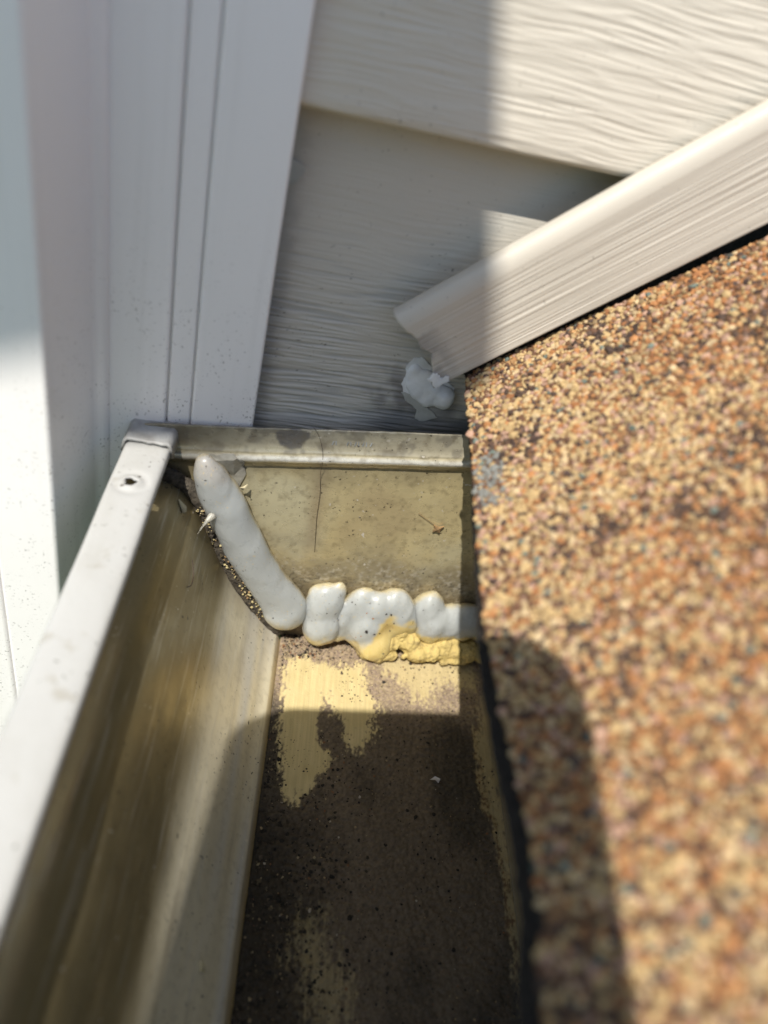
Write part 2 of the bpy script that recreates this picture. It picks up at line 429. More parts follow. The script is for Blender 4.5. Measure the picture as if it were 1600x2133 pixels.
# lip: folded hem with a screw hole
hx, hy, hr = -.0350, -.0268, .0014
def lipgrid():
    bm = bmesh.new(); prof = [(-40.6, -143), (-40.9, -138.5), (-40.4, -136.7), (-39.4, -136.0), (-34.5, -135.75), (-30.4, -135.9), (-28.9, -136.3), (-28.3, -137.2), (-28.3, -139.2), (-29.2, -140.6), (-33, -140.2)]
    ys = [-.36, -.25, -.18, -.14, -.11, -.085, -.065, -.05, -.04, -.033, -.0295, hy, -.0241, -.0205, -.015, -.010, -.0045]
    def wob(y, k): return .0005 * (vn(y * 45, k, 2) - .5)
    R = [[bm.verts.new((x * MM + wob(y, 1), y, z * MM + wob(y, 9))) for x, z in prof] for y in ys]
    F = {}
    for i in range(len(ys) - 1):
        for j in range(len(prof) - 1): F[i, j] = bm.faces.new((R[i][j], R[i][j + 1], R[i + 1][j + 1], R[i + 1][j]))
    me = bpy.data.meshes.new('lip'); bm.to_mesh(me); bm.free(); return me
me = lipgrid(); me.materials.append(LIP)
lip = bpy.data.objects.new('lip', me); COL.objects.link(lip)
so_ = lip.modifiers.new('s', 'SOLIDIFY'); so_.thickness = .0007; so_.offset = -1
sb = lip.modifiers.new('ss', 'SUBSURF'); sb.levels = 2; sb.render_levels = 2
# cutter (removed again after the cut)
cv = []; n = 22
for zz in (-.15, -.12):
    for i in range(n):
        a = 2 * math.pi * i / n; rr = hr * (1 + .16 * math.sin(3 * a + 1) + .1 * math.sin(5 * a))
        cv.append((hx + rr * math.cos(a) * 1.05, hy + rr * math.sin(a) * 1.1, zz))
cf = [[i, (i + 1) % n, n + (i + 1) % n, n + i] for i in range(n)] + [list(range(n))[::-1], [n + i for i in range(n)]]
cut = recalc(mk('cutter', cv, cf, LIP, base=(0, 0, 0)))
bo = lip.modifiers.new('b', 'BOOLEAN'); bo.operation = 'DIFFERENCE'; bo.object = cut; bo.solver = 'EXACT'
freeze(lip); bpy.data.objects.remove(cut)
v = verts(lip)
d = np.hypot(v[:, 0] - hx, v[:, 1] - hy); top = v[:, 2] > -.1375
v[:, 2] += np.where(top, .00045 * np.exp(-((d - .0022) / .0009) ** 2) - .0005 * np.exp(-((d - .0036) / .001) ** 2), 0)
lip.parent = gut; setverts(lip, v - wpos(gut))
lip.data.polygons.foreach_set('use_smooth', [True] * len(lip.data.polygons))

# end saddle: tab of the end cap crimped over the end of the lip
nu, nv_ = 26, 22
a = np.linspace(0, 1, nu); b = np.linspace(0, 1, nv_); A, B = np.meshgrid(a, b, indexing='ij')
xL = -40.9 + .4 * B; xR = -28.3 - 1.2 * (1 - B) * 0 + 1.5 * B ** 3
X = xL + (xR - xL) * A
flare = B ** 3
Y = -10.5 + 14.0 * B + 1.4 * (2 * A - 1) ** 2 * flare
Zs = -134.9 + 0 * A - .5 * (1 - B) + flare * (.2 + 2.1 * (2 * A - 1) ** 4)
Zs -= np.clip((np.abs(2 * A - 1) - .86) / .14, 0, 1) ** 2 * 4.0 * (1 - .6 * flare)
Zs += .35 * (fbm(A * 5, B * 5, 3, 3) - .5)
Y += .9 * (fbm(A * 7, B * 0, 3, 8) - .5) * (B < .05)
sheet('crimped_tab', np.stack([X * MM, Y * MM, Zs * MM], -1), m_flat('grey weathered paint', (.44, .44, .42), .45, .4, (.3, .29, .27), 200, .0002), gut, thick=.0008, flip=True)

# end cap
u = np.arange(-37, 93, .36); zt = -126.6 + (u + 0) * .105
tt = np.linspace(0, 1, 300)
U, T = np.meshgrid(u, tt, indexing='ij')
ZT = -130.0 + .105 * U + .25 * (vn(U * .4, U * 0, 1) - .5) + .5 * (vn(U * .08, U * 0, 2) - .5)
ZB = np.full_like(U, -225.)
Z = ZT + (ZB - ZT) * T
q = ZT - Z                                        # mm below the top edge
wf = np.where(q < 8.0, -.4 + .08 * q, 0)
wf = wf + 1.5 * np.exp(-((q - 10.0) / 2.2) ** 2) - .8 * sstep(10.0, 14.5, q) + .3 * sstep(14, 60, q) + .5 * (fbm(U * .02, Z * .02, 2, 14) - .5)
base_c = mix((.76, .66, .38), (.58, .48, .26), fbm(U * .045, Z * .03, 3, 2))
base_c = mix(base_c, (.60, .585, .43), sstep(.5, .7, fbm(U * .05, Z * .03, 3, 31)) * .55)
base_c = mix(base_c, (.40, .31, .18), sstep(.52, .78, fbm(U * .035 + 3, Z * .03, 3, 17)) * .5)
base_c = mix(base_c, (.36, .29, .19), np.exp(-((U - 15 - (Z + 150) * -.05) / 2.6) ** 2) * sstep(-185, -172, Z) * .6)
base_c = mix(base_c, (.80, .82, .82), sstep(8.0, 9.4, q) * sstep(12, 10.6, q) * .7)  # highlight along the fold painted as a pale band
fl = sstep(9, 7.5, q)
base_c = mix(base_c, (.46, .44, .37), fl * .7)
base_c = mix(base_c, (.2, .18, .15), fl * sstep(.5, .68, fbm(U * .3, Z * .3, 4, 6)) * .55)
blot = poly_sd(U, Z, [(-2.5, -131), (0, -130), (9.2, -129), (9.6, -131.8), (7, -136), (3.5, -137), (.5, -135.5)]) + 2.2 * (fbm(U * .3, Z * .3, 3, 9) - .5)
base_c = mix(base_c, (.19, .18, .165), sstep(-.3, .5, blot))
grime = sstep(-170, -190, Z + 20 * (fbm(U * .06, Z * .09, 4, 22) - .5))
base_c = mix(base_c, (.25, .225, .17), grime * .75)
dust = sstep(.58, .72, fbm(U * .8, Z * .8, 3, 71)) * sstep(-176, -186, Z + 10 * (fbm(U * .1, Z * .1, 3, 72) - .5))
base_c = mix(base_c, (.62, .58, .48), dust * .55)
grit_ = sstep(.62, .7, fbm(U * 1.3, Z * 1.3, 2, 73)) * sstep(-180, -196, Z)
base_c = mix(base_c, (.06, .05, .035), grit_ * .8)
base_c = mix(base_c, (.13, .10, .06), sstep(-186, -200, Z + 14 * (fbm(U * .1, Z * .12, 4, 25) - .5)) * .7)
# shade just beneath the fold, painted as a dark band
base_c = mix(base_c, (.2, .17, .11), sstep(24, 12, q + 8 * (fbm(U * .1, Z * .1, 3, 40) - .5)) * sstep(11, 13, q) * .55)
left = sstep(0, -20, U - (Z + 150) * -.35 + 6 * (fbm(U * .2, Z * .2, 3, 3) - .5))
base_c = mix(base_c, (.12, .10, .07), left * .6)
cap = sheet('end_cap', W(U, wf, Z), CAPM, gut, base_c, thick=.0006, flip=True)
capw = lambda q: np.where(np.asarray(q) < 8., -.4 + .08 * np.asarray(q), 0) + 1.5 * np.exp(-((np.asarray(q) - 10.) / 2.2) ** 2) - .8 * sstep(10., 14.5, np.asarray(q)) + .3
# faint stamped marks on the flange
V = []; F = []
for k in range(9):
    u0 = 17.5 + k * 1.15 + (0 if k > 1 else -2.0)
    tilt = .25 * (-1) ** k
    for (du, dz) in ((0, 0), (.28, 0), (.28 + tilt, 1.5), (tilt, 1.5)):
        V.append(W(u0 + du, .42, -133.2 + dz + .1 * u0 * .9 - 1.2))
    F.append([4 * k, 4 * k + 1, 4 * k + 2, 4 * k + 3])
mk('stamped_mark', np.array(V), F, PRINT, gut, False)

# ------------------------------------------------------------------ floor dirt (sediment lying in the gutter, pale pollen dried on it)
x = np.arange(13.2, 91.6, .34); y = np.concatenate([np.arange(-200, -128, 1.0), np.arange(-128, 13, .34)])
Xf, Yf = np.meshgrid(x, y, indexing='ij')
nx = Xf + 2.4 * (fbm(Xf * .35, Yf * .25, 4, 2) - .5) * 2; ny = Yf + 3.0 * (fbm(Xf * .5, Yf * .14, 4, 5) - .5) * 2
fine = fbm(Xf * 1.6, Yf * 1.1, 3, 11) - .5; streak = fbm(Xf * 1.1, Yf * .07, 3, 15) - .5
PA = [(16.5, -8), (27, -7), (34, -8.7), (35.5, -15.8), (32.5, -24), (30.5, -24), (29.3, -30), (29.0, -34), (31, -41), (34.3, -46), (33.3, -50), (30.2, -55), (23.3, -62.5), (20.6, -62.2), (18.2, -51.6), (16.6, -34.4), (16.0, -19.1)]
PA2 = [(32.0, -9), (44.6, -6.8), (46.6, -18), (50.1, -24.5), (48.1, -29.6), (47.2, -35.3), (45.3, -41), (39.7, -42), (38.3, -32), (35.1, -29.7), (32.1, -23)]
PB = [(50, -3), (66, 0), (88, 4), (87, -11.9), (77, -9.5), (72, -11.7), (67.6, -19), (62, -18.5), (60, -13), (52, -8)]
PC = [(29, -96), (33, -95), (36, -103), (42, -109), (43.5, -113), (40, -122), (33, -123), (33, -112), (27, -104.7)]
PD = [(87, -12), (92.3, -12), (93.2, -45), (93.5, -74), (94, -128), (90.8, -120), (89.6, -88), (88.0, -62), (85.1, -49), (84.7, -35)]
def pm(poly, soft, amt): return sstep(-soft, soft, poly_sd(nx, ny, poly) + amt * fine + amt * .7 * streak)
pol = np.maximum.reduce([pm(PA, 1.0, 5), pm(PA2, 1.0, 6), pm(PB, 2.0, 9) * .8, pm(PC, 5.0, 14) * .4, pm(PD, 2.0, 6) * .6])
film = sstep(-30, -18, Yf) * (.28 + .55 * (fbm(Xf * .7, Yf * .7, 3, 33)))      # thin yellowish dust near the end cap
pol = np.maximum(pol, film * .55 * sstep(.42, .62, fbm(Xf * 2.2, Yf * 2.2, 2, 41)))
dirt = mix((.150, .118, .083), (.075, .062, .046), sstep(.35, .7, fbm(Xf * .06, Yf * .03, 4, 8)))
dirt = mix(dirt, (.27, .205, .155), sstep(-32, -18, Yf + 8 * (fbm(Xf * .1, Yf * .1, 3, 2) - .5)) * .8)  # sunlit end of the floor painted paler, dirt in the phone shadow left darker
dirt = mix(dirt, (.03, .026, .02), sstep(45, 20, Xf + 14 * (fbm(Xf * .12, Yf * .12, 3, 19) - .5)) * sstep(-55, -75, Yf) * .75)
dirt = dirt * (.62 + .76 * fbm(Xf * 1.8, Yf * 1.8, 2, 3))[..., None]
rust = sstep(1.5, 0, np.abs(poly_sd(nx, ny, PD))) * sstep(-20, -40, Yf)
dirt = mix(dirt, (.13, .06, .025), rust * .6)
scr = .84 + .32 * fbm(Xf * 3.0, Yf * .10, 3, 51)
pc = mix((.58, .48, .26), (.50, .405, .20), fbm(Xf * .3, Yf * .2, 3, 29)) * scr[..., None]
cf_ = mix(dirt, pc, pol)
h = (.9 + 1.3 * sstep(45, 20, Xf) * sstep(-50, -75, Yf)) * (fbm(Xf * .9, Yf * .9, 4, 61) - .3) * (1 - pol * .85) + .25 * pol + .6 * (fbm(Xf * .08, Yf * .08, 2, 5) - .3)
Zf = ZF * 1000 + h
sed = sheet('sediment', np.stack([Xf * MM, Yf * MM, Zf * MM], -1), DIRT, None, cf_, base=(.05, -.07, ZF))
tag(sed, 'dark brown sediment with pale yellow pollen patches on the gutter floor', 'sediment', kind='stuff')

FILM = m_flat('dried grey film', (.30, .29, .25), .35, .5, (.2, .19, .16), 300, .0001)
patch('dried_film', [(-19, -140.5), (-12, -139.6), (-8.5, -143), (-7.6, -148), (-9, -153), (-7, -158), (-10, -160), (-16, -150)], lambda u, z: capw(-130 + .105 * u - z), FILM, gut, .25)

# loose grit on the floor
n = 5200
gx = np.where(rng.random(n) < .5, rng.uniform(14, 90, n), 14 + np.abs(rng.normal(0, 14, n))); gy = rng.uniform(-150, 2, n)
gx = np.clip(gx, 14, 90.5)
near = rng.random(n) < .22; gy = np.where(near, 3 - np.abs(rng.normal(0, 7, n)), gy); gx = np.where(near & (rng.random(n) < .45), 14.5 + np.abs(rng.normal(0, 4, n)), gx)
pats = np.array([(.02, .018, .016), (.03, .025, .02), (.22, .17, .1), (.3, .22, .12), (.2, .1, .05), (.4, .35, .28), (.09, .07, .05)])
gc = pats[rng.choice(7, n, p=[.3, .24, .1, .06, .08, .02, .2])]
gr = np.clip(rng.lognormal(math.log(.2), .45, n), .1, .75)
n2 = 1700; gx = np.concatenate([gx, np.clip(14 + np.abs(rng.normal(0, 13, n2)), 14, 90)]); gy = np.concatenate([gy, rng.uniform(-150, -48, n2)])
gc = np.concatenate([gc, np.array([(.025, .022, .018), (.05, .042, .03), (.10, .08, .05), (.3, .24, .14)])[rng.choice(4, n2, p=[.5, .3, .15, .05])]])
gr = np.concatenate([gr, np.clip(rng.lognormal(math.log(.36), .4, n2), .15, .9)]); n = n + n2
pdm = poly_sd(gx, gy, PA) > 0; gr = np.where(pdm, gr * .5, gr)
o = scatter('loose_grit', np.stack([gx, gy, np.full(n, ZF * 1000 + .3)], -1) * MM, gr * MM, np.tile((0, 0, 1.), (n, 1)), GRIT, gc, None, base=(.05, -.07, ZF))
tag(o, 'loose dark grit scattered over the gutter floor', 'grit', kind='stuff')

# ------------------------------------------------------------------ sealant
# cracked old sealant following the corner of front wall and end cap
pth = chaikin(np.array([(-31.5, -150.2), (-28, -151.6), (-24.6, -154.2), (-21, -159.0), (-18.6, -163.6), (-14.4, -174), (-9.6, -186.5), (-3, -199.5), (6, -212), (11, -217.5)]), 2)
its = []
for k in range(len(pth) - 1):
    for t in (0, .5):
        p = pth[k] + (pth[k + 1] - pth[k]) * t; r = 2.6 + .7 * math.sin(k * 1.7) * .5 + rng.uniform(-.3, .3)
        its.append(((p[0] + .6, 1.5, p[1] + .6), (r, 2.0, r)))
old = blobs('old_sealant', its, OLD, None, .0005, 3)
v = verts(old) + wpos(old); uu = v[:, 0] * 1000; zz = v[:, 2] * 1000
nrm = np.empty(len(v) * 3); old.data.vertices.foreach_get('normal', nrm); nrm = nrm.reshape(-1, 3)
cr = np.abs(fbm(uu * .45, zz * .45, 3, 4) - .5); v = v + nrm * (.0004 * (fbm(uu * .8, zz * .8, 3, 2) - .5)[:, None] - (.0007 * sstep(.035, 0, cr))[:, None])
setverts(old, v - wpos(old))
tag(old, 'dark cracked old sealant strip along the curved corner under the lip', 'sealant')

def tint(o, fn_col, amp=.0004, fr=.3):
    v = verts(o) + wpos(o)
    nrm = np.empty(len(v) * 3); o.data.vertices.foreach_get('normal', nrm); nrm = nrm.reshape(-1, 3)
    uu = v[:, 0] * 1000; zz = v[:, 2] * 1000; ww = -(v[:, 1] - v[:, 0] * math.tan(PSI)) * 1000 * math.cos(PSI)
    d = fbm(uu * fr, (zz + ww) * fr, 3, 7) - .5
    setverts(o, v + nrm * (amp * 2 * d)[:, None] - wpos(o)); setcol(o, fn_col(uu, ww, zz))
GREY = (.385, .405, .40)
def bead_col(u, w, z):
    c = np.tile(GREY, (len(u), 1)).astype(float)
    up = sstep(-152, -143, z + 5 * (fbm(u * .4, z * .4, 3, 1) - .5)); c = mix(c, (.33, .31, .28), up * .75)
    e = sstep(3.2, .8, w + 1.6 * (fbm(u * .5, z * .5, 3, 3) - .5)); c = mix(c, (.48, .40, .22), e * .8)
    bot = sstep(-205, -211, z + 3 * (fbm(u * .5, w * .5, 3, 6) - .5)); return mix(c, (.52, .43, .22), bot * .75)
cent = np.array([(-19.6, -143.6), (-18.2, -147.5), (-15.6, -153.5), (-12.4, -160), (-7.4, -171), (-1.6, -182), (4.6, -192.5), (10.2, -200.5), (12.6, -204.6)])
rad = np.array([3.2, 5.0, 6.3, 6.7, 6.9, 7.0, 7.2, 7.8, 8.2]); tt_ = np.linspace(0, 8, 90)
its = [((np.interp(t, range(9), cent[:, 0]) , 1.8, np.interp(t, range(9), cent[:, 1])),
        (np.interp(t, range(9), rad), min(np.interp(t, range(9), rad), 5.0 + .1 * t), np.interp(t, range(9), rad))) for t in tt_]
its += [((12.4, 2.6, -205.4), (7.9, 5.8, 8.2))]
bead = empty('sealant_bead', W(-4, 1, -178), 'long smooth diagonal bead of grey silicone down the left of the end cap', 'sealant')
o = blobs('bead', its, SIL, bead, .0006, 25); tint(o, bead_col, .00045, .13)
# pulled tail sticking out of the bead
tp = np.array([(-15.2, 5.0, -160.2), (-16.4, 6.4, -160.0), (-17.3, 7.6, -160.6), (-18.6, 8.6, -162.6), (-19.8, 9.4, -165.0), (-20.8, 9.8, -167.8)])
tr_ = [1.6, 1.1, .75, .45, .28, .06]
its = []
for k in range(5):
    for t in np.linspace(0, 1, 5)[:-1]:
        p = tp[k] + (tp[k + 1] - tp[k]) * t; r = tr_[k] + (tr_[k + 1] - tr_[k]) * t; its.append((p, (r, r, r)))
its += [((-14.6, 5.6, -157.4), (1.0, .7, 1.4)), ((-13.6, 5.8, -158.6), (1.6, .9, 1.3))]
o = blobs('tail', its, SIL, bead, .00028, 3); tint(o, lambda u, w, z: np.tile((.5, .47, .38), (len(u), 1)), .0002, .6)

row = empty('sealant_row', W(50, 4, -220), 'lumpy row of grey silicone blobs with yellow pollen along the foot of the end cap', 'sealant')
def lump_col(u, w, z):
    c = np.tile(GREY, (len(u), 1)).astype(float)
    nz = fbm(u * .35, (z - w) * .35, 4, 13) - .5
    e = np.maximum(sstep(-210.5, -215, z + 5 * nz), sstep(3.2, .5, w + 3 * nz) * .8); c = mix(c, (.55, .44, .20), e * .85)
    ins = sstep(-1, 1.5, poly_sd(u, z, [(41, -216), (43.5, -210), (46, -203), (49, -199.5), (54, -202), (57.5, -201.5), (61, -208), (86, -208.5), (86, -224), (41, -224)]) + 5 * nz)
    return mix(c, (.60, .47, .19), ins * .95)
def lump(items, vox=.0006, sm=22):
    o = blobs('lump', items, SIL, row, vox, sm); tint(o, lump_col, .0008, .2); return o
lump([((26.0, 1.6, -204), (7.4, 5.6, 12.5)), ((26.6, 3.0, -210.5), (7.2, 6.8, 9.5)), ((23.5, 1, -197.0), (4.5, 3.0, 4)), ((29.5, 1, -195.5), (3.0, 2.4, 5.0))])
lump([((32.5, 1.4, -209), (5.5, 5.8, 11.5)), ((38.8, 1.6, -204), (6.8, 5.0, 12)), ((42.5, 3.6, -210), (8.0, 6.8, 11)), ((46, 5.0, -215), (7.6, 7.8, 8)), ((44.5, 2.6, -203), (7, 5.4, 10)), ((50, 1.8, -202), (7.6, 5.4, 10.5)), ((53.5, 2.4, -204.5), (6.0, 5.6, 10)), ((57.8, 1.6, -206), (4.5, 5.0, 8))])
lump([((63.0, 1.8, -201.5), (6.0, 5.2, 10)), ((66, 3.0, -206), (6.6, 6.0, 9)), ((72, 2.4, -205.5), (7, 5.6, 8)), ((79, 2.4, -205), (7, 5.6, 9)), ((87, 2.4, -206), (6, 5.4, 9))])
its = []
for (a, wv, zv, ra, rw, rz) in [(44, 9.5, -219.5, 4.5, 4.2, 2.8), (48.5, 10.6, -218.6, 4.5, 4.2, 3.2), (52, 8.5, -214.5, 4, 4.2, 4), (55, 7, -210, 4.4, 4, 5), (59, 8.2, -213, 5, 5, 5), (63, 10.2, -217.6, 5, 4.6, 4),
                                (68, 9.6, -217, 5, 4.4, 4.2), (73, 9.2, -216.6, 5, 4.2, 4.2), (78, 9.4, -216, 5, 4.2, 4.2), (83, 10, -216.5, 5, 4.4, 4.6), (88, 10, -216.5, 4, 4.2, 4.6)]:
    its.append(((a, wv - 2.5, zv), (ra, rw + 1, rz)))
its = [((a[0], a[1] - rng.uniform(0, 1.2), a[2] + rng.uniform(-.8, .8)), tuple(np.array(b) * rng.uniform(.8, 1.05))) for a, b in its]
for k in range(28):
    a = rng.uniform(43, 88); t = rng.uniform(0, 1); r = rng.uniform(.8, 2.6)
    its.append(((a, 10.5 - 4.5 * t + rng.uniform(-.8, .8), -220.5 + 9 * t), (r * 1.5, r * rng.uniform(.7, 1.1), r)))
o = blobs('pollen_crust', its, CRUST, row, .00045, 9)
tint(o, lambda u, w, z: mix(mix(mix((.62, .49, .19), (.50, .38, .15), fbm(u * .4, (z + w) * .4, 3, 4)), (.34, .26, .12), sstep(.58, .72, fbm(u * .9, (z - w) * .9, 3, 15)) * .7), (.26, .20, .11), sstep(-217.5, -221, z) * .85), .0007, .8)
# dark specks sitting on the sealant lumps
sp = [(46.8, -203.2, 1.0, 0), (48.6, -203.3, 1.0, 0), (50.5, -207.6, .8, 0), (48.2, -208.5, .6, 0), (50.2, -212, .7, 0), (41, -211.8, 1.3, 0), (40, -203.5, .7, 1), (42.4, -205.6, .7, 1), (44.0, -213.0, .9, 0), (46, -212.6, .9, 0),
      (34.5, -199.5, .7, 0), (35.6, -200.2, .5, 0), (26, -204.8, .6, 0), (30.4, -207.4, .4, 0), (8, -209, .8, 0), (14, -206, .4, 0), (39.5, -214.5, .6, 1), (52.8, -204.0, .5, 0), (43.5, -198.8, .4, 0), (38, -215.6, .6, 1), (50.8, -210.2, .5, 1)]
deps = bpy.context.evaluated_depsgraph_get(); deps.update()
P = []; R = []; Nn = []; Cc = []
for (u_, z_, r_, k_) in sp:
    o0 = Vector(W(u_, 0, z_)); d0 = Vector(-(np.array(W(u_, 30, z_ + 20)) - np.array(W(u_, 0, z_)))).normalized()
    hit, loc, nn, *_r = SC.ray_cast(deps, o0 - d0 * .03, d0, distance=.05)
    if hit and _r[1].name.startswith(('lump', 'bead', 'pollen')):
        P.append(np.array(loc)); R.append(r_ * .45 * MM); Nn.append(np.array(nn)); Cc.append([(.025, .022, .02), (.3, .15, .08)][k_])
o = scatter('grit_specks', np.array(P), np.array(R), np.array(Nn), GRIT, np.array(Cc), None, .8)
tag(o, 'black grit specks stuck on the lumpy silicone row', 'grit', kind='stuff')

# crumbs along the edge of the diagonal bead
n = 420; t = rng.uniform(2.5, 8, n)
cu = np.interp(t, range(9), cent[:, 0]); cz = np.interp(t, range(9), cent[:, 1]); rr = np.interp(t, range(9), rad)
off = rr * rng.uniform(.9, 1.25, n)
P = W(cu - off * .88, rng.uniform(1.5, 4, n) , cz - off * .45)
o = scatter('crumbs', P, rng.uniform(.15, .5, n) * MM, np.tile((0, -1., 0), (n, 1)), GRIT, np.array([(.45, .38, .2), (.1, .08, .05), (.3, .2, .1), (.04, .035, .03)])[rng.choice(4, n, p=[.4, .25, .15, .2])], None)
tag(o, 'tan and black crumbs along the lower edge of the diagonal bead', 'grit', kind='stuff')

# caulk dollop on the siding
its = [((35.6, -9.9, -110.2), (3.0, 1.3, 4.8)), ((36.4, -9.7, -114), (3.2, 1.6, 3.8)), ((39.4, -9.5, -116.0), (4.4, 1.9, 4.4)), ((42.2, -9.1, -118.0), (3.6, 2.2, 3.8)), ((43.5, -9.1, -115.0), (5, 2.2, 4.4)),
       ((47.4, -8.7, -116.4), (3.9, 2.8, 4.8)), ((40.5, -9.5, -112.0), (5.4, 1.8, 5))]
its = [((42.5 + (a[0] - 42.5) * .9, a[1], -116.2 + (a[2] + 115.0) * .88), (b[0] * .88, b[1], b[2] * .86)) for a, b in its]
dollop = blobs('caulk_dollop', its, CAULK, None, .0005, 22)
tag(dollop, 'white caulk dollop squeezed out beneath the cut end of the rake trim', 'caulk')
v = verts(dollop); nrm = np.empty(len(v) * 3); dollop.data.vertices.foreach_get('normal', nrm); nrm = nrm.reshape(-1, 3)
setverts(dollop, v + nrm * (.0010 * (fbm(v[:, 0] * 230, v[:, 2] * 230, 3, 2) - .5))[:, None])

patch('smear', [(33.6, -109.5), (35.2, -106.8), (37.4, -106.2), (40, -108), (46, -112), (49.6, -114.4), (49, -118.8), (46, -121), (41.6, -121.1), (37.6, -119.6), (34.8, -118.2), (33.4, -115.4), (34.2, -112.6)], lambda u, z: wl(u, z) - .1, CAULK, dollop, .3)

# ------------------------------------------------------------------ trim along the roof line
A0 = np.array([23.8, -90.1]); dirv = unit((71.8, 65.2)); up_ = np.array([-dirv[1], dirv[0]])
Ld = np.concatenate([np.arange(0, 130, .5)]); width = 25.2
def cutend(h):                                   # ragged sawn end, mm along the trim for height h below the top
    k = np.array([(0, 0), (1.5, .2), (5.5, .9), (6.6, 1.6), (9, 2.2), (12, 1.9), (13.4, 2.9), (15, 3.6), (16.5, 2.6), (20, 1.4), (24, -.6), (25.2, -.9)])
    return np.interp(h, k[:, 0], k[:, 1])
prh = [(.3, -5), (.4, -2.4), (.8, -1.55), (1.9, -.75), (3.2, -.25), (4.5, 0)]
prh = chaikin(np.array(prh), 1)
hs = np.concatenate([prh[:, 0], np.arange(4.6, 24.6, .15), [24.8, 25.1, 25.2, 25.0]])
w0 = np.concatenate([prh[:, 1], np.zeros(len(hs) - len(prh))])
Hh, Ll = np.meshgrid(hs, Ld, indexing='ij')
end = cutend(np.clip(Hh, 0, 25.2)); Ls = end + Ll * (130 - end) / 130
Hw = Hh + np.clip(Hh - 5, 0, 30) / 20.2 * .028 * Ls
uu = A0[0] + dirv[0] * Ls - up_[0] * Hw; zz = A0[1] + dirv[1] * Ls - up_[1] * Hw
g_ = fbm(Ls * .02, Hh * 2.2 + .25 * fbm(Ls * .06, Hh * .2, 2, 3), 3, 77); g2 = fbm(Ls * .03, Hh * 3.6, 1, 71)
Wv = w0[:, None] + sstep(3.5, 8, Hh) * sstep(25.2, 23.5, Hh) * (.15 * (g_ - .5) + .22 * (g2 - .5))
Wv = Wv + .5
Wv[-1] -= 1.5; Wv[-2] -= .4
cj = mix((.57, .53, .455), (.51, .475, .405), fbm(Ls * .03, Hh * .1, 3, 6))
smg = sstep(10, 0, Ll) * sstep(.35, .65, fbm(Ls * .25, Hh * .25, 3, 2)) * sstep(4, 9, Hh)
cj = mix(cj, (.27, .25, .23), smg * .7)
jt = sheet('rake_trim', W(uu, Wv, zz), VINYL, None, cj, thick=.0011, flip=False)
tag(jt, 'cream wood grain trim strip running up along the shingle edge with a ragged cut end', 'trim strip')
smear = patch('caulk_smear', [(37.2, -106.2), (38.4, -104.0), (39.5, -104.6), (41, -105.4), (43, -104.5), (43.6, -106), (41.6, -107.6), (40.6, -109.0), (39, -107.6)], lambda u, z: .8 + 0 * u, CAULK, jt, .35)

# ------------------------------------------------------------------ shingle roof
TH = math.radians(41); RD = np.array([math.cos(TH), 0, math.sin(TH)]); RN = np.array([-math.sin(TH), 0, math.cos(TH)]); R0 = np.array([.048, 0, -.1064])
ey = np.array([-260, -149, -141.2, -137.5, -135.8, -126.6, -112.8, -106.8, -81.4, -71.6, -47.7, -28.7, -5.7, 12]); er = np.array([-2.0, -2.2, -1.8, -.8, -.6, -.3, -1.1, -1.8, -3.4, -3.0, -2.2, -.9, -.3, .8])
def Rf(y, r, h):
    return R0 + np.asarray(y)[..., None] * MM * np.array([0, 1, 0]) + np.asarray(r)[..., None] * MM * RD + np.asarray(h)[..., None] * MM * RN
roof = empty('shingle_roof', tuple(R0 + np.array([.06, -.08, .04])), 'tan and orange granule covered asphalt shingle roof sloping up beside the gutter', 'roof')
def slab(name, y0, y1, rin, thick, h0, r1=150, jag=.5, k=0):
    yy = np.arange(y0, y1 + .01, .8)
    e = np.interp(yy, ey, er) + (rin(yy) if callable(rin) else rin) + jag * (fbm(yy * .5, yy * 0, 4, k) - .5) * 2
    prof_h = [0, 0, .0, -.4, -thick * .5, -thick, -thick]; prof_r = [r1, 9.0, 1.0, .0, -.5, -.9, r1]
    V = np.stack([Rf(yy, (np.full_like(yy, r1) if pr_ == r1 else e + pr_ + .35 * (fbm(yy * .9, yy * 0 + j * 3, 3, k + j) - .5)), np.full_like(yy, h0 + ph)) for j, (ph, pr_) in enumerate(zip(prof_h, prof_r))], 1)
    n_, m_ = V.shape[:2]; F = gridF(n_, m_).tolist(); F += [[j for j in range(m_)], [(n_ - 1) * m_ + j for j in range(m_)][::-1]]
    o = recalc(mk(name, V.reshape(-1, 3), F, ASPH, roof, False))
    o.data.materials.append(MINERAL)
    for p in o.data.polygons:
        c_ = Vector(p.center) + Vector(wpos(o)); r_ = (np.array(c_) - R0) @ RD
        if h0 == 0 and Vector(RN).dot(p.normal) > .8 and not (-.1384 < c_.y < -.1346 and r_ < .004): p.material_index = 1
    return o
slab('shingle', -260, 11.5, 0, 2.8, 0, k=1)
slab('starter_strip', -260, 11.5, lambda y: np.interp(y, [-150, -95, -80, -50, 10], [-4.3, -3.6, -2.4, -1.7, -.9]), 3.4, -2.6, k=9, jag=.6)
